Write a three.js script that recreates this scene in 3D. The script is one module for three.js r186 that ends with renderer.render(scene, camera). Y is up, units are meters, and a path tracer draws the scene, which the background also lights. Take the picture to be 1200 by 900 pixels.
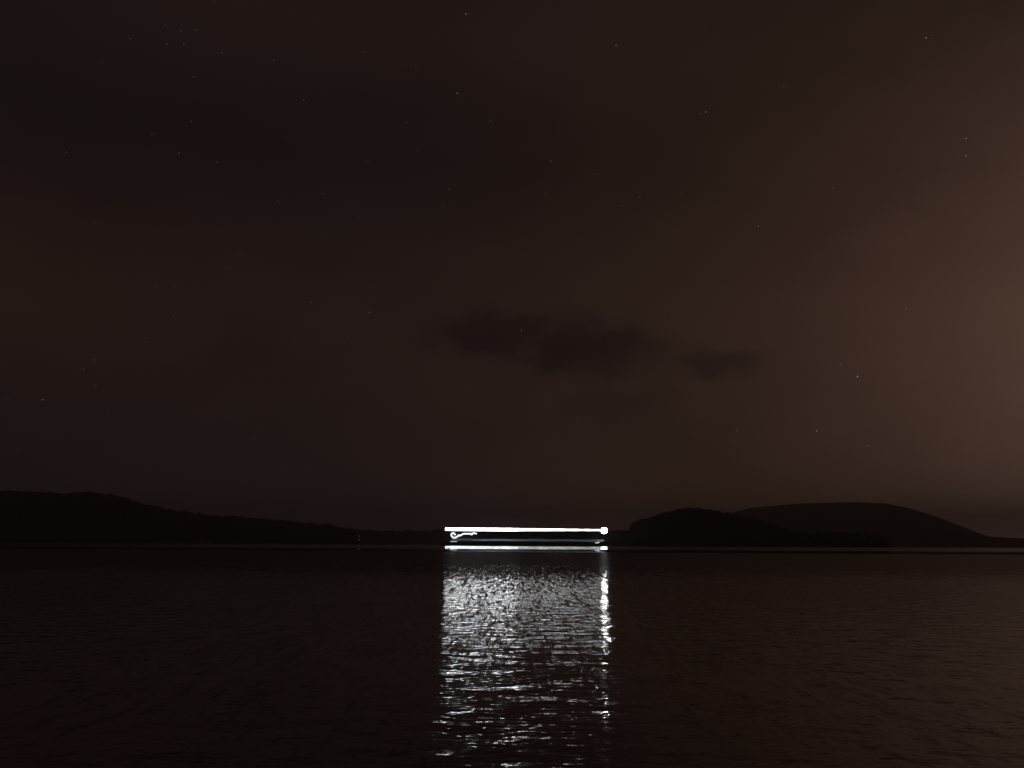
import * as THREE from 'three';
import { mergeGeometries } from 'three/addons/utils/BufferGeometryUtils.js';
import { RoundedBoxGeometry } from 'three/addons/geometries/RoundedBoxGeometry.js';
import { RectAreaLightUniformsLib } from 'three/addons/lights/RectAreaLightUniformsLib.js';
import { createNoise2D, createNoise3D } from 'simplex-noise';

// ---------------------------------------------------------------- random numbers, seeded
function mulberry(a) {
  return () => { a |= 0; a = a + 0x6D2B79F5 | 0; let t = Math.imul(a ^ a >>> 15, 1 | a); t = t + Math.imul(t ^ t >>> 7, 61 | t) ^ t; return ((t ^ t >>> 14) >>> 0) / 4294967296; };
}
const rnd = mulberry(7);
const n2 = createNoise2D(mulberry(11)), n3 = createNoise3D(mulberry(23));
const R = THREE.MathUtils.degToRad, clamp = THREE.MathUtils.clamp, smooth = THREE.MathUtils.smoothstep;

// ---------------------------------------------------------------- camera
const scene = new THREE.Scene();
const EYE = 0.55, F = 450 / Math.tan(R(19)), HORIZON = 638.3, ROLL = 0.0056;
const SPAN = F / 965;                                               // distances below are multiples of this
const camera = new THREE.PerspectiveCamera(38, 4 / 3, 0.1, 12000);
camera.position.set(0, EYE, 0);
camera.rotation.order = 'YXZ';
camera.rotation.set(Math.atan((HORIZON - 450) / F), 0, ROLL);
camera.updateMatrixWorld(true);
const renderer = new THREE.WebGLRenderer({ antialias: true });
renderer.toneMapping = THREE.LinearToneMapping;
renderer.toneMappingExposure = 1;
renderer.shadowMap.enabled = true;
RectAreaLightUniformsLib.init();

// a direction in the photograph (1200 x 900) as a point of the place, at a horizontal distance
const toward = (px, py) => new THREE.Vector3(px - 600, 450 - py, -F).applyQuaternion(camera.quaternion);
function at(px, py, dist) { const v = toward(px, py); v.multiplyScalar(dist / Math.hypot(v.x, v.z)); v.y += EYE; return v; }
// the same, on a plane z = -dist
function onPlane(px, py, dist) { const v = toward(px, py); v.multiplyScalar(-dist / v.z); v.y += EYE; return v; }

// ---------------------------------------------------------------- sky: night, lit brown by a town beyond the right
const gauss = (a, e, a0, e0, sa, se) => Math.exp(-0.5 * (((a - a0) / sa) ** 2 + ((e - e0) / se) ** 2));
function fbm(x, y, z, oct = 4) { let s = 0, a = 0.5, f = 1; for (let i = 0; i < oct; i++) { s += a * n3(x * f, y * f, z * f); a *= 0.5; f *= 2.03; } return s; }
function cloudEdge(a, e, a0, e0, sa, se, k) {
  const w = 0.65 * n2(a * 0.45 + k, e * 0.7), u = ((a - a0 + w * 0.8) / sa) ** 2 + ((e - e0 + w * 0.45) / se) ** 2;
  return 1 - smooth(Math.sqrt(u) + 0.10 * n2(a * 1.3, e * 2.1 + k), 0.3, 1.3);
}
function skyColor(a, e, out) {               // azimuth to the right of the lens and height, in degrees; linear light
  const x = Math.cos(R(e)) * Math.sin(R(a)), y = Math.sin(R(e)), z = Math.cos(R(e)) * Math.cos(R(a));
  const soft = fbm(x * 2.6, y * 5.5, z * 2.6), wisps = fbm(x * 7 + 9, y * 15, z * 7, 3);
  const deck = clamp(1 + 0.17 * soft + 0.08 * wisps, 0.5, 1.5);
  a *= 0.778 + 0.0008 * Math.abs(a); e *= 0.778 + 0.0008 * e;      // the lobes below are set in these angles
  let r = 0.0080, g = 0.0056, b = 0.0056;
  const add = (k, cr, cg, cb) => { r += k * cr; g += k * cg; b += k * cb; };
  add(gauss(a, e, 37, 6.5, 10.8, 6.6), 0.195, 0.118, 0.083);         // town glow beyond the right
  add(gauss(a, e, 16, 11, 10.5, 11), 0.0185, 0.0075, 0.0032);        // wide brown veil round it
  add(gauss(a, e, 2, 7, 13, 5), 0.0062, 0.0030, 0.0016);
  add(gauss(a, e, 7, 1.0, 6, 2.2), 0.0060, 0.0018, 0.0005);        // warm foot above the island
  add(gauss(a, e, -21, 9.6, 8, 2.8), 0.0105, 0.0036, 0.0016);
  add(gauss(a, e, -11, 21, 11, 2.6), 0.0060, 0.0026, 0.0015);
  const low = 1 + 2.7 * Math.exp(-e / 2.2);                        // thicker air near the horizon
  r *= low; g *= low; b *= low;
  const bank = 1 - 0.17 * gauss(a, e, -7, 16, 13, 2.6) - 0.12 * gauss(a, e, 6, 14, 6, 2);   // a darker bank of high cloud
  let c = 0;                                                       // low dark clouds
  c = Math.max(c, 1.0 * cloudEdge(a, e, 3.0, 7.9, 3.2, 1.45, 3));
  c = Math.max(c, 0.82 * cloudEdge(a, e, -0.4, 8.45, 3.3, 1.1, 8));
  c = Math.max(c, 0.62 * cloudEdge(a, e, 8.3, 7.2, 2.1, 0.65, 14));
  c = Math.max(c, 0.34 * cloudEdge(a, e, 4.4, 5.7, 2.6, 0.75, 21));
  const k = deck * bank * (1 - 0.5 * c);
  out[0] = r * k; out[1] = g * k * (1 - 0.03 * c); out[2] = b * k * (1 + 0.16 * c);
}
{
  const W = 2048, H = 1024, data = new Float32Array(W * H * 4), o = [0, 0, 0];
  for (let j = 0; j < H; j++) {
    const e = ((j + 0.5) / H - 0.5) * 180;
    for (let i = 0; i < W; i++) {
      const th = ((i + 0.5) / W - 0.5) * 2 * Math.PI;              // atan2(z, x)
      let a = THREE.MathUtils.radToDeg(Math.atan2(Math.cos(th), -Math.sin(th)));
      skyColor(a, Math.max(e, 0), o);
      data.set([o[0], o[1], o[2], 1], (j * W + i) * 4);
    }
  }
  const sky = new THREE.DataTexture(data, W, H, THREE.RGBAFormat, THREE.FloatType);
  sky.mapping = THREE.EquirectangularReflectionMapping;
  sky.magFilter = sky.minFilter = THREE.LinearFilter; sky.needsUpdate = true;
  scene.background = sky; scene.environment = sky;
}
scene.fog = new THREE.FogExp2(0xcfc8c4, 0.0006 / SPAN);

// ---------------------------------------------------------------- helpers
const counts = {};
function numbered(name) { const k = counts[name] = (counts[name] ?? -1) + 1; return k ? `${name}_${String(k).padStart(3, '0')}` : name; }
function tag(o, label, category, group) { o.userData.label = label; o.userData.category = category; if (group) o.userData.group = group; return o; }
function mesh(name, geo, mat, parent, top = false) {
  const m = new THREE.Mesh(geo, mat); m.name = top ? numbered(name) : name; m.castShadow = m.receiveShadow = true; parent.add(m); return m;
}
function group(name, parent = scene) { const g = new THREE.Group(); g.name = parent === scene ? numbered(name) : name; parent.add(g); return g; }
function std(r, g, b, rough, extra = {}) { const { physical, ...rest } = extra; return new (physical ? THREE.MeshPhysicalMaterial : THREE.MeshStandardMaterial)({ color: new THREE.Color().setRGB(r, g, b), roughness: rough, ...rest }); }
function box(w, h, d, x, y, z, bevel = 0) {
  const g = bevel ? new RoundedBoxGeometry(w, h, d, 2, bevel) : new THREE.BoxGeometry(w, h, d);
  g.translate(x, y, z); return g;
}

// ---------------------------------------------------------------- lake
// One field of small waves, in metres: the ripples near the bank, dying out towards a slick of calm water.
const PERIOD = 4, waves = [];
for (let i = 0; i < 220; i++) {
  const lam = 0.014 * Math.pow(32, Math.pow(rnd(), 1.65)), k = 2 * Math.PI / lam;
  const turn = R(16) + (rnd() + rnd() + rnd() - 1.5) * R(165);     // short crests, mostly across the view and a little slanted
  const kx = Math.round(k * Math.sin(turn) * PERIOD / (2 * Math.PI)) * 2 * Math.PI / PERIOD, kz = k * Math.cos(turn);
  waves.push({ kx, kz, ph: rnd() * 6.2832, sx: kx / k, sz: kz / k, a: (0.7 + 0.6 * rnd()) * (lam < 0.02 ? 0.7 : 1) });
}
{
  let s = 0; for (const w of waves) s += (w.a * w.sz) ** 2 / 2;
  for (const w of waves) w.a /= Math.sqrt(s);                      // slope towards the bank of rms 1
}
const STORE = 0.3;                                                 // slope stored as full scale
function waveTexture(cols, rows, z0, z1, strength) {               // normals of that field for x in one period, z0..z1
  const sxs = new Float32Array(cols * rows), szs = new Float32Array(cols * rows);
  const cx = new Float32Array(cols), sx = new Float32Array(cols);
  for (const w of waves) {
    for (let i = 0; i < cols; i++) { const p = w.kx * (i + 0.5) / cols * PERIOD + w.ph; cx[i] = Math.cos(p); sx[i] = Math.sin(p); }
    const dx = w.a * w.sx, dz = w.a * w.sz;
    for (let j = 0; j < rows; j++) {
      const q = w.kz * (z0 + (j + 0.5) / rows * (z1 - z0)), c = Math.cos(q), s = Math.sin(q);
      for (let i = 0, n = j * cols; i < cols; i++, n++) { const v = cx[i] * c - sx[i] * s; sxs[n] += dx * v; szs[n] += dz * v; }
    }
  }
  const data = new Uint8Array(cols * rows * 4);
  for (let j = 0; j < rows; j++) {
    const z = z0 + (j + 0.5) / rows * (z1 - z0);
    for (let i = 0, n = j * cols; i < cols; i++, n++) {
      const th = (i + 0.5) / cols * 2 * Math.PI, px = Math.cos(th) * 1.27, py = Math.sin(th) * 1.27;
      const lz = Math.log(2 + z);
      const gust = 1 + 0.30 * n3(px * 0.9, py * 0.9, z * 0.4) + 0.2 * n3(px * 2.4, py * 2.4, z * 1.2) + 0.6 * n3(px * 9, py * 9, lz * 11) + 0.5 * n3(px * 21, py * 21, lz * 22);
      const a = strength(z) * clamp(gust, 0.08, 2.4) / STORE;
      data[n * 4] = clamp(127.5 + 127.5 * 0.6 * sxs[n] * a, 0, 255); data[n * 4 + 1] = clamp(127.5 + 127.5 * szs[n] * a, 0, 255); data[n * 4 + 2] = 255; data[n * 4 + 3] = 255;
    }
  }
  const t = new THREE.DataTexture(data, cols, rows); t.wrapS = t.wrapT = THREE.RepeatWrapping;
  t.magFilter = THREE.LinearFilter; t.minFilter = THREE.LinearMipmapLinearFilter; t.generateMipmaps = true; t.needsUpdate = true;
  return t;
}
const lake = group('lake'); lake.userData.kind = 'structure';
function waterSheet(d0, d1, half, texture, scale, perV, rough, roughMap = null) {          // d0..d1 metres out from the bank; texture period PERIOD in x, perV in distance
  const g = new THREE.PlaneGeometry(2 * half, d1 - d0); g.rotateX(-Math.PI / 2); g.translate(0, 0, -(d0 + d1) / 2);
  const p = g.attributes.position, uv = g.attributes.uv;
  for (let i = 0; i < p.count; i++) uv.setXY(i, p.getX(i) / PERIOD, (-p.getZ(i) - perV[0]) / (perV[1] - perV[0]));
  const m = std(0.050, 0.045, 0.040, rough, { physical: true, ior: 1.333, roughnessMap: roughMap, normalMap: texture, normalScale: new THREE.Vector2(STORE * scale, STORE * scale) });
  return mesh('water_surface', g, m, lake);
}
const outTo = (d) => d * SPAN;
const ripple = (d) => 0.038 / SPAN * (1 - 0.85 * smooth(d, outTo(11), outTo(21)));   // rms slope of the waves that can be told apart, d metres out
const nearWaves = waveTexture(2048, 2048, -1, outTo(5), ripple);
const midWaves = waveTexture(2048, 2048, outTo(5), outTo(14), ripple);
const outerWaves = waveTexture(1024, 2048, outTo(14), outTo(64), ripple);
const openWaves = waveTexture(1024, 1024, 0, 8, () => 0.045 / SPAN);
// farther out the ripples are too fine to tell apart: roughness, patchy, ending at a slick
function rippleRoughness(cols, rows, z0, z1) {
  const data = new Uint8Array(cols * rows * 4);
  for (let j = 0; j < rows; j++) for (let i = 0; i < cols; i++) {
    const z = z0 + (j + 0.5) / rows * (z1 - z0), d = z / SPAN, th = (i + 0.5) / cols * 2 * Math.PI, px = Math.cos(th) * 1.27, py = Math.sin(th) * 1.27;
    const lz = Math.log(2 + z), patch = 0.08 * n3(px * 4, py * 4, z * 0.5) + 0.16 * n3(px * 14, py * 14, lz * 14) + 0.14 * n3(px * 30, py * 30, lz * 30);
    const v = Math.max(0.04, 0.06 + 0.30 * smooth(d, 8, 20) + patch * (1 - 0.7 * smooth(d, 20, 26)));
    data.set([255, clamp(v * 255, 3, 255), 255, 255], (j * cols + i) * 4);
  }
  const t = new THREE.DataTexture(data, cols, rows); t.wrapS = t.wrapT = THREE.RepeatWrapping; t.magFilter = THREE.LinearFilter; t.minFilter = THREE.LinearFilter; t.needsUpdate = true;
  return t;
}
const span = (a, b) => [outTo(a), outTo(b)];
waterSheet(-1, outTo(5), 400, nearWaves, 1, [-1, outTo(5)], 1, rippleRoughness(512, 512, -1, outTo(5)));
waterSheet(...span(5, 14), 400, midWaves, 1, span(5, 14), 1, rippleRoughness(512, 512, ...span(5, 14)));
waterSheet(...span(14, 64), 900, outerWaves, 1, span(14, 64), 1, rippleRoughness(512, 1024, ...span(14, 64)));
waterSheet(...span(64, 104), 3000, openWaves, 0.004, [0, 8], 0.014);   // the slick
waterSheet(...span(104, 3500), 5000, openWaves, 0.2, [0, 8], 0.105);   // ruffled water under the far shore

// ---------------------------------------------------------------- land
const M = {
  land: std(0.030, 0.032, 0.022, 0.95), forest: std(0.075, 0.085, 0.065, 0.95), bark: std(0.05, 0.04, 0.03, 0.95),
  wallRed: std(0.30, 0.06, 0.045, 0.9), tile: std(0.10, 0.045, 0.035, 0.9), steel: std(0.12, 0.12, 0.13, 0.5, { metalness: 0.6 }),
};
function profileOf(points) { return (px) => { let i = 0; while (i < points.length - 2 && points[i + 1][0] < px) i++; const [x0, y0] = points[i], [x1, y1] = points[i + 1]; return y0 + (y1 - y0) * clamp((px - x0) / (x1 - x0), 0, 1); }; }
// a range of land: its skyline (points of the photograph) at a distance, with a front slope down to the water and a back slope
function landRange(name, points, dist, width, canopy, rough, mat) {
  const py = profileOf(points), px0 = points[0][0], px1 = points[points.length - 1][0];
  const top = (px) => Math.max(0.4, onPlane(px, py(px), dist).y - canopy), xa = onPlane(px0, 630, dist).x, xb = onPlane(px1, 630, dist).x;
  const toPx = (x) => px0 + (px1 - px0) * (x - xa) / (xb - xa);
  const NX = Math.max(60, Math.round((px1 - px0) / 3)), NZ = 26, pos = [], idx = [];
  const height = (x, t) => {                                        // t: -1 at the front shore, 0 on the ridge, 1 at the back
    const h = top(toPx(x)), s = Math.abs(t), p = t < 0 ? Math.pow(1 - s, 0.62) : 1 - s * s;
    return h * p + rough * h * 0.16 * (1 - s) * s * 2 * n2(x * 0.02, t * 3 + dist) - 0.4 * s;
  };
  const depth = (x, t) => -dist - t * width * (0.75 + 0.25 * n2(x * 0.006 + dist, 1.7)) * (0.35 + 0.65 * clamp(top(toPx(x)) / 12, 0.15, 1));
  for (let i = 0; i <= NX; i++) for (let j = 0; j <= NZ; j++) { const x = xa + (xb - xa) * i / NX, t = -1 + 2 * j / NZ; const z = depth(x, t); pos.push(x * -z / dist, height(x, t), z); }
  for (let i = 0; i < NX; i++) for (let j = 0; j < NZ; j++) { const a = i * (NZ + 1) + j, b = a + NZ + 1; idx.push(a, a + 1, b, b, a + 1, b + 1); }
  const g = new THREE.BufferGeometry(); g.setAttribute('position', new THREE.Float32BufferAttribute(pos, 3)); g.setIndex(idx); g.computeVertexNormals();
  const m = mesh(name, g, mat, scene, true); m.userData.kind = 'structure';
  return { xa, xb, height, depth, top, toPx, dist };
}
function crownGeometry(seed, conifer) {                             // a small lumpy tree crown, base at 0, about 1 high
  const g = new THREE.IcosahedronGeometry(0.5, 2), p = g.attributes.position, v = new THREE.Vector3();
  for (let i = 0; i < p.count; i++) {
    v.fromBufferAttribute(p, i);
    const k = 1 + 0.34 * n3(v.x * 4 + seed, v.y * 4, v.z * 4);
    if (conifer) { const u = clamp(v.y + 0.5, 0, 1); const w = (1.02 - u) * 0.9 + 0.06; v.x *= w * k; v.z *= w * k; } else v.multiplyScalar(k);
    p.setXYZ(i, v.x, v.y + 0.5, v.z);
  }
  g.computeVertexNormals(); return g;
}
const crowns = [crownGeometry(1, false), crownGeometry(5, false), crownGeometry(9, true)];
function forestOn(range, n, lo, hi, label) {
  const per = crowns.map(() => []), o = new THREE.Object3D();
  for (let i = 0; i < n; i++) {
    const x = range.xa + (range.xb - range.xa) * rnd(), ridge = rnd() < 0.45, t = ridge ? (rnd() - 0.6) * 0.25 : -0.93 + 1.0 * rnd();
    const h = lo + (hi - lo) * Math.pow(rnd(), 2.1), w = h * (0.6 + 0.45 * rnd()), k = rnd() < 0.6 ? 0 : rnd() < 0.7 ? 1 : 2;
    if (range.top(range.toPx(x)) < 0.6) continue;
    const z = range.depth(x, t); o.position.set(x * -z / range.dist, range.height(x, t) - 0.25 * h, z); o.rotation.y = rnd() * 6.28; o.scale.set(k === 2 ? w * 0.75 : w, h * (k === 2 ? 1.15 : 1), k === 2 ? w * 0.75 : w); o.updateMatrix();
    per[k].push(o.matrix.clone());
  }
  per.forEach((list, k) => {
    const im = new THREE.InstancedMesh(crowns[k], M.forest, list.length); im.name = numbered('forest'); im.castShadow = im.receiveShadow = true;
    list.forEach((m, i) => im.setMatrixAt(i, m)); im.userData.kind = 'stuff'; tag(im, label[k], 'forest'); scene.add(im);
  });
}
const farHill = landRange('far_mountain', [[760, 632], [830, 608], [880, 595], [940, 590], [1000, 588.5], [1040, 590], [1065, 595], [1100, 606], [1130, 618], [1160, 629], [1200, 631], [1300, 628], [1500, 632]], 2640 * SPAN, 400 * SPAN, 0, 1, M.land);
const backShore = landRange('far_shore', [[300, 622], [405, 620], [440, 623.5], [480, 623], [520, 622], [580, 624], [640, 622.5], [700, 623], [760, 622], [800, 626]], 1435 * SPAN, 90, 6, 1, M.land);
const leftHill = landRange('wooded_hill', [[-420, 588], [-250, 570], [-90, 574], [0, 576], [30, 577], [60, 578.5], [102, 578], [128, 580.5], [150, 586.5], [190, 597.5], [228, 602], [240, 605.5], [262, 605], [300, 609.5], [350, 613], [388, 616.5], [402, 621], [425, 625], [456, 631], [468, 635]], 1005 * SPAN, 150, 7.5, 1, M.land);
const island = landRange('wooded_island', [[700, 630], [716, 623], [722, 621], [738, 622.5], [743, 612], [750, 609], [765, 606.5], [775, 602], [790, 597.5], [806, 595.5], [822, 596], [840, 599], [862, 602], [880, 606.5], [905, 613.5], [920, 620], [935, 623], [955, 624.5], [985, 624], [1010, 625.5], [1030, 628], [1038, 629.5], [1041, 635]], 746 * SPAN, 90, 5.6, 1, M.land);
forestOn(leftHill, 9000, 3.5, 13, ['round dark treetops covering the wooded hill', 'lumpy dark treetops among the trees of the wooded hill', 'pointed dark treetops among the trees of the wooded hill']);
forestOn(backShore, 2200, 5, 13, ['round dark treetops along the low far shore', 'lumpy dark treetops along the low far shore', 'pointed dark treetops along the low far shore']);
forestOn(island, 6500, 2.6, 8, ['round dark treetops covering the wooded island', 'lumpy dark treetops among the trees of the wooded island', 'pointed dark treetops among the trees of the wooded island']);

// trees that stand out from the island's outline
function standTree(px, pyTop, dist, spread, conifer, label, groupName) {
  const top = onPlane(px, pyTop, dist), ground = Math.max(0.3, island.height(top.x, 0)), h = top.y - ground;
  const t = group('tree'); t.position.set(top.x, ground, top.z); tag(t, label, 'tree', groupName);
  const tr = new THREE.CylinderGeometry(0.08, 0.26, h * 0.9, 7); tr.translate(0, h * 0.45, 0);
  const limbs = [tr], leaves = [];
  for (let i = 0; i < 9; i++) {
    const y = h * (0.3 + 0.6 * i / 9), a = i * 2.4, len = spread * (conifer ? 1 - i / 10 : 0.55 + 0.35 * Math.sin(i)) * 0.9;
    const l = new THREE.CylinderGeometry(0.03, 0.08, len, 5); l.translate(0, len / 2, 0); l.rotateZ(conifer ? 1.5 : 0.95); l.rotateY(a); l.translate(0, y, 0); limbs.push(l);
    for (let k = 0; k < 26; k++) {
      const q = new THREE.PlaneGeometry(0.42, 0.3); q.rotateX(rnd() * 6.28); q.rotateY(rnd() * 6.28);
      const f = 0.25 + 0.8 * rnd(), up = conifer ? 0.07 : 0.58;
      q.translate(-Math.cos(a) * len * f * (conifer ? 1 : 0.82) + (rnd() - 0.5) * 0.8, y + len * f * up + (rnd() - 0.5) * 0.7, Math.sin(a) * len * f * (conifer ? 1 : 0.82) + (rnd() - 0.5) * 0.8); leaves.push(q);
    }
  }
  for (let k = 0; k < 30; k++) { const q = new THREE.PlaneGeometry(0.36, 0.3); q.rotateX(rnd() * 6.28); q.rotateY(rnd() * 6.28); q.translate((rnd() - 0.5) * 0.7, h * (0.86 + 0.14 * rnd()), (rnd() - 0.5) * 0.7); leaves.push(q); }
  mesh('trunk', mergeGeometries(limbs.map((g) => g.toNonIndexed())), M.bark, t);
  mesh('crown', mergeGeometries(leaves), M.forest, t);
}
standTree(813.5, 591.5, 746 * SPAN, 1.6, false, 'dark tree standing up from the summit of the wooded island', undefined);
for (const [px, py, s] of [[940, 619], [957, 619.5], [912, 613.8], [1008, 621], [1016, 622.5], [972, 621.5], [1026, 625]]) standTree(px, py, 746 * SPAN, 1.7, true, 'dark pointed tree rising above the low spit of the island', 'pointed trees along the island spit');

// ---------------------------------------------------------------- the boat: long and low, outlined by white lamps
const BD = 356 * SPAN, boat = group('passenger_boat');
tag(boat, 'long low dark boat outlined by a bright white line of lamps on the lake', 'boat');
const bx = (px) => onPlane(px, 632, BD).x, by = (px, py) => onPlane(px, py, BD).y;
boat.position.set(bx(615), 0, -BD);
const X0 = bx(522.5) - boat.position.x, X1 = bx(708) - boat.position.x;
const B = {
  hull: std(0.012, 0.012, 0.013, 0.75), house: std(0.014, 0.014, 0.016, 0.8), roof: std(0.014, 0.014, 0.015, 0.8), bulwark: std(0.30, 0.40, 0.45, 0.8),
  glass: std(0.01, 0.012, 0.015, 0.08), post: std(0.02, 0.02, 0.022, 0.7), deck: std(0.02, 0.018, 0.016, 0.9),
  casing: std(0.015, 0.015, 0.016, 0.8),
};
{ // hull: lofted sections, bow to the right
  const N = 46, prof = 9, pos = [], idx = [], L0 = X0 - 0.9, L1 = X1 + 2.6;
  const sheer = (u) => 1.55 + 0.45 * smooth(u, 0.8, 1) + 0.12 * smooth(1 - u, 0.85, 1);
  const beam = (u) => 4.3 * Math.pow(clamp(1 - Math.pow(Math.max(0, (u - 0.72) / 0.28), 2.2), 0, 1), 0.6) * (0.82 + 0.18 * smooth(u, 0, 0.08)) + 0.02;
  for (let i = 0; i <= N; i++) {
    const u = i / N, h = sheer(u), w = beam(u);
    for (let j = 0; j < prof; j++) {
      const s = j / (prof - 1) * 2 - 1, v = Math.abs(s), side = Math.sign(s);
      const y = -0.9 + (h + 0.9) * Math.pow(v, 1.6), z = side * w * Math.pow(v, 0.42), rake = 2.2 * smooth(u, 0.9, 1) * (1 - (y + 0.9) / (h + 0.9));
      pos.push(L0 + (L1 - L0) * u - rake, y, z);
    }
  }
  for (let i = 0; i < N; i++) for (let j = 0; j < prof - 1; j++) { const a = i * prof + j, b = a + prof; idx.push(a, b, a + 1, b, b + 1, a + 1); }
  for (let j = 1; j < prof - 1; j++) idx.push(0, j, j + 1);          // transom
  const g = new THREE.BufferGeometry(); g.setAttribute('position', new THREE.Float32BufferAttribute(pos, 3)); g.setIndex(idx); g.computeVertexNormals();
  mesh('hull', g, B.hull, boat);
  const dp = [], di = [];
  for (let i = 0; i <= N; i++) { const u = i / N, w = beam(u) * 0.985; dp.push(L0 + (L1 - L0) * u, sheer(u) - 0.12, -w, L0 + (L1 - L0) * u, sheer(u) - 0.12, w); if (i < N) { const a = i * 2; di.push(a, a + 1, a + 2, a + 2, a + 1, a + 3); } }
  const dg = new THREE.BufferGeometry(); dg.setAttribute('position', new THREE.Float32BufferAttribute(dp, 3)); dg.setIndex(di); dg.computeVertexNormals();
  mesh('deck', dg, B.deck, boat);
}
const LY = 6.9, FRONT = 3.6;                                         // lamp height and the plane of the roof edge
// deckhouse, set back under the roof, with its windows
mesh('deckhouse', box(X1 - X0 - 9, 4.4, 4.6, (X0 + X1) / 2 - 1, 3.65, 0, 0.12), B.house, boat);
for (let i = 0; i < 18; i++) {
  const x = X0 + 5.5 + i * (X1 - X0 - 13) / 17;
  for (const s of [-1, 1]) {
    const w = mesh('window', box(2.3, 1.5, 0.08, x, 4.5, s * 2.34, 0.03), B.post, boat);
    mesh('pane', box(2.0, 1.2, 0.04, x, 4.5, s * 2.385), B.glass, w);
  }
}
mesh('roof', box(X1 - X0 + 0.4, 0.28, 7.4, (X0 + X1) / 2, 6.08, 0, 0.1), B.roof, boat);
for (let i = 0; i < 13; i++) for (const s of [-1, 1]) mesh('post', box(0.16, 4.2, 0.16, X0 + 1 + i * (X1 - X0 - 2) / 12, 3.84, s * 3.1), B.post, boat);
// ledge under the lamps
mesh('lamp_ledge', box(X1 - X0 + 0.5, 0.10, 1.0, (X0 + X1) / 2, 6.275, FRONT - 0.26, 0.03), B.roof, boat);
// bulwark along the side deck, slate blue panels that catch the lamp light
{
  const n = 16, W = (X1 - X0 - 3.2) / n;
  for (let i = 0; i < n; i++) {
    const hgt = 1.25 + 0.10 * Math.sin(i * 2.3), x = X0 + 2.6 + (i + 0.5) * W;
    const g = box(W - 0.04, hgt, 0.14, 0, 0, 0, 0.03); g.rotateX(-0.75); g.translate(x, 2.45 + 0.06 * Math.sin(i * 1.7), 4.7);
    mesh('bulwark_panel', g, B.bulwark, boat);
  }
}
// lamps: long diffuser boxes end to end on the roof edge, brighter and deeper towards the stern
function lampPanel(x, w, h, glow, parent) {
  const p = group('roof_lamp', parent);
  mesh('casing', box(w, h + 0.04, 0.16, x, LY, FRONT + 0.02, 0.04), B.casing, p);
  const m = new THREE.MeshStandardMaterial({ color: 0xffffff, roughness: 0.6, emissive: new THREE.Color(0.95, 1.0, 1.0), emissiveIntensity: glow });
  mesh('diffuser', box(w - 0.02, h, 0.10, x, LY, FRONT + 0.14, 0.03), m, p);
  const l = new THREE.RectAreaLight(new THREE.Color(0.93, 1.0, 1.0), glow * 0.4, w - 0.04, h - 0.04);
  l.position.set(x, LY, FRONT + 0.21); l.rotation.y = Math.PI; l.name = 'roof_lamp_light'; p.add(l);  // a RectAreaLight shines along -z
}
{
  const n = 24, W = (X1 - X0) / n;
  for (let i = 0; i < n; i++) {
    const u = (i + 0.5) / n, h = 1.12 - 0.50 * smooth(u, 0.35, 0.95) + 0.05 * Math.sin(i * 3.1);
    const glow = (u < 0.46 ? 16 : u < 0.58 ? 6.5 : 8.5 - 1 * u) * (0.9 + 0.2 * Math.abs(Math.sin(i * 1.9)));
    lampPanel(X0 + (i + 0.5) * W, W, h, glow, boat);
  }
}
// round floodlight at the bow end of the roof
{
  const f = group('floodlight', boat), x = X1 - 0.4, y = 6.75, z = FRONT + 0.6;
  const drum = new THREE.CylinderGeometry(1.3, 0.9, 0.9, 28); drum.rotateX(Math.PI / 2); drum.translate(x, y, z - 0.2);
  mesh('housing', drum, B.casing, f);
  const yoke = new THREE.TorusGeometry(1.42, 0.07, 8, 24, Math.PI); yoke.rotateZ(Math.PI); yoke.translate(x, y, z - 0.2); mesh('yoke', yoke, B.casing, f);
  const lens = new THREE.SphereGeometry(1.12, 28, 14, 0, Math.PI * 2, 0, 0.9); lens.rotateX(Math.PI / 2); lens.scale(1.5, 1.5, 0.6); lens.translate(x, y, z - 0.05);
  mesh('lens', lens, new THREE.MeshStandardMaterial({ color: 0xffffff, roughness: 0.4, emissive: new THREE.Color(1, 1, 1), emissiveIntensity: 42 }), f);
}
// curled light tube hung under the roof at the stern
function lightTube(name, pts, r, glow) {
  const c = new THREE.CatmullRomCurve3(pts.map(([px, py]) => { const v = onPlane(px, py, BD - 4.4); return new THREE.Vector3(v.x - boat.position.x, v.y, 4.4); }));
  mesh(name, new THREE.TubeGeometry(c, pts.length * 8, r, 8), new THREE.MeshStandardMaterial({ color: 0xffffff, roughness: 0.5, emissive: new THREE.Color(0.95, 1, 1), emissiveIntensity: glow }), boat);
}
lightTube('stern_light_tube', [[533.6, 627.2], [532.6, 625.6], [530.4, 624.9], [528.9, 626.2], [529.3, 628.3], [531.2, 629.9], [533.8, 630], [536, 628.8], [537.6, 627.4], [539, 627.8], [540.8, 626.8], [543, 625.7], [546, 625.6], [549, 625.5], [551.8, 625.8], [552.9, 626.5], [554.2, 624.9], [556.6, 624.9], [558.6, 625.7]], 0.31, 1.3);
lightTube('bow_light_tube', [[697.6, 636.0], [699.5, 636.2], [701.2, 635.8], [702.6, 634.8], [704.2, 633.6], [705.6, 632.8]], 0.17, 1.0);
lightTube('waterline_light_tube', [[527.8, 634.6], [531, 634.7], [535.4, 634.6]], 0.16, 0.6);

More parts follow.
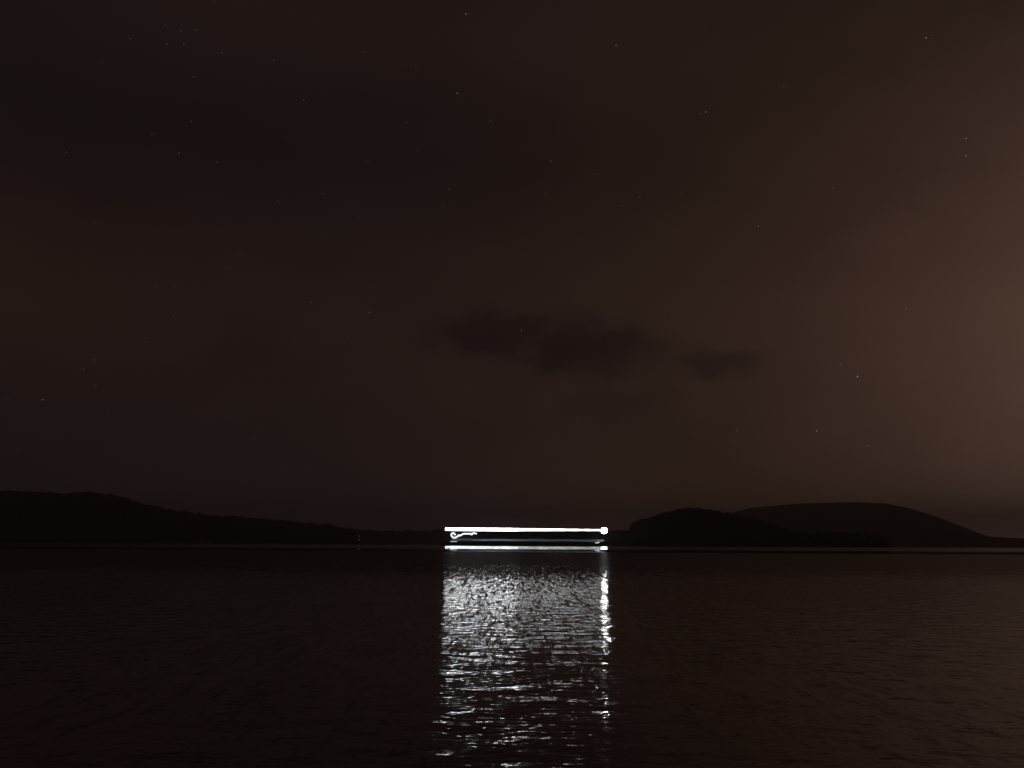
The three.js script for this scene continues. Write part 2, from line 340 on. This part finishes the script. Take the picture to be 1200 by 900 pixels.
// ---------------------------------------------------------------- lights on the far shore
{
  const p = at(421, 628, 945 * SPAN), post = group('shore_lamp_post'); post.position.set(p.x, 0, p.z); tag(post, 'small lamp post with two white lamps on the dark far shore', 'lamp post');
  const g = new THREE.CylinderGeometry(0.1, 0.16, p.y + 1.2, 10); g.translate(0, (p.y + 0.2) / 2 - 0.5, 0); mesh('pole', g, M.steel, post);
  for (const py of [628, 632.4]) {
    const q = at(421, py, 945 * SPAN), s = new THREE.SphereGeometry(0.42, 14, 10); s.translate(0, q.y, 0.5);
    mesh('lamp_globe', s, new THREE.MeshStandardMaterial({ color: 0xffffff, emissive: new THREE.Color(0.8, 1, 0.95), emissiveIntensity: 0.2 }), post);
    const l = new THREE.PointLight(new THREE.Color(0.8, 1, 0.95), 0.008); l.position.set(0, q.y, 1.1); l.shadow.radius = 10; l.name = 'lamp_globe_light'; l.castShadow = true; post.add(l);
    mesh('bracket', box(0.08, 0.08, 0.5, 0, q.y, 0.25), M.steel, post);
  }
}
function boathouse(px, dist, w, label, glow) {
  const c = at(px, 634, dist), h = group('boathouse'); h.position.set(c.x, -0.25, c.z); tag(h, label, 'boathouse');
  mesh('wall', box(w, 4, 6, 0, 2, 0), M.wallRed, h);
  const s = new THREE.Shape([new THREE.Vector2(-w / 2 - 0.4, 0), new THREE.Vector2(w / 2 + 0.4, 0), new THREE.Vector2(w / 2 - 1.5, 2.2), new THREE.Vector2(-w / 2 + 1.5, 2.2)]);
  const r = new THREE.ExtrudeGeometry(s, { depth: 6.8, bevelEnabled: false }); r.translate(0, 4.01, -3.4); mesh('roof', r, M.tile, h);
  mesh('door', box(2.2, 2.6, 0.12, 0, 1.3, 3.07), M.bark, h);
  const b = new THREE.SphereGeometry(0.16, 10, 8); b.translate(0, 3.3, 3.5);
  mesh('lamp', b, new THREE.MeshStandardMaterial({ color: 0xff8866, emissive: new THREE.Color(1, 0.3, 0.2), emissiveIntensity: 0.08 }), h);
  const l = new THREE.PointLight(new THREE.Color(1, 0.35, 0.25), glow); l.position.set(0, 3.3, 4.6); l.shadow.radius = 8; l.castShadow = true; l.name = 'lamp_light'; h.add(l);
}
boathouse(238, 885 * SPAN, 14, 'red walled boathouse under a dim red lamp below the wooded hill', 0.35);
boathouse(457, 930 * SPAN, 5, 'small narrow red boathouse under a dim lamp at the tip of the hill', 0.2);

// ---------------------------------------------------------------- stars
const sky = group('sky'); sky.userData.kind = 'structure';
{
  const starGeo = new THREE.IcosahedronGeometry(1, 1), tone = [[0.8, 1, 1.15], [1.1, 0.95, 0.75], [1.2, 0.7, 0.4]];
  const mats = [];
  for (const t of tone) for (const k of [0.09, 0.16, 0.3]) mats.push(new THREE.MeshStandardMaterial({ color: 0x000000, roughness: 1, emissive: new THREE.Color(...t), emissiveIntensity: k }));
  const listed = [[1062, 362, 1], [985, 427, 1], [1005, 441, 2], [957, 505, 2], [960, 511, 0], [1017, 522, 1], [1152, 491, 1], [863, 504, 1], [859, 517, 0], [1158, 525, 0], [1102, 420, 0], [1169, 359, 0], [1057, 380, 0], [983, 388, 0], [814, 580, 0], [812, 418, 0], [811, 442, 0], [909, 503, 0],
    [212, 36, 0], [230, 35, 0], [260, 62, 0], [227, 90, 0], [224, 142, 0], [178, 157, 0], [335, 161, 0], [254, 190, 0], [546, 16, 1], [536, 109, 1], [575, 141, 0], [419, 255, 0], [282, 298, 0], [526, 221, 0], [370, 25, 0], [111, 261, 0],
    [827, 34, 0], [722, 53, 1], [827, 131, 1], [693, 113, 0], [1085, 44, 1], [1132, 162, 1], [1132, 182, 1], [889, 265, 1], [697, 204, 0], [749, 231, 0], [639, 227, 0], [1048, 228, 0], [976, 220, 0], [1044, 283, 0], [1087, 215, 0],
    [50, 468, 1], [98, 432, 0], [112, 453, 0], [171, 396, 0], [480, 446, 0], [433, 366, 1], [449, 497, 0], [483, 520, 0], [339, 529, 0], [251, 539, 0], [611, 387, 1], [645, 350, 0], [712, 460, 0], [678, 495, 1], [583, 615, 1], [1195, 607, 1], [485, 604, 1], [594, 587, 0]];
  for (let i = 0; i < 60; i++) listed.push([rnd() * 1200, rnd() * 560, 0]);
  for (const [px, py, b] of listed) {
    const v = toward(px, py).normalize().multiplyScalar(2750 * SPAN), s = mesh('star', starGeo, mats[(rnd() < 0.5 ? 0 : rnd() < 0.6 ? 1 : 2) * 3 + b], sky);
    s.position.copy(v); s.scale.setScalar(1.3 + 0.45 * b + 0.3 * rnd()); s.castShadow = false;
  }
}
renderer.render(scene, camera);
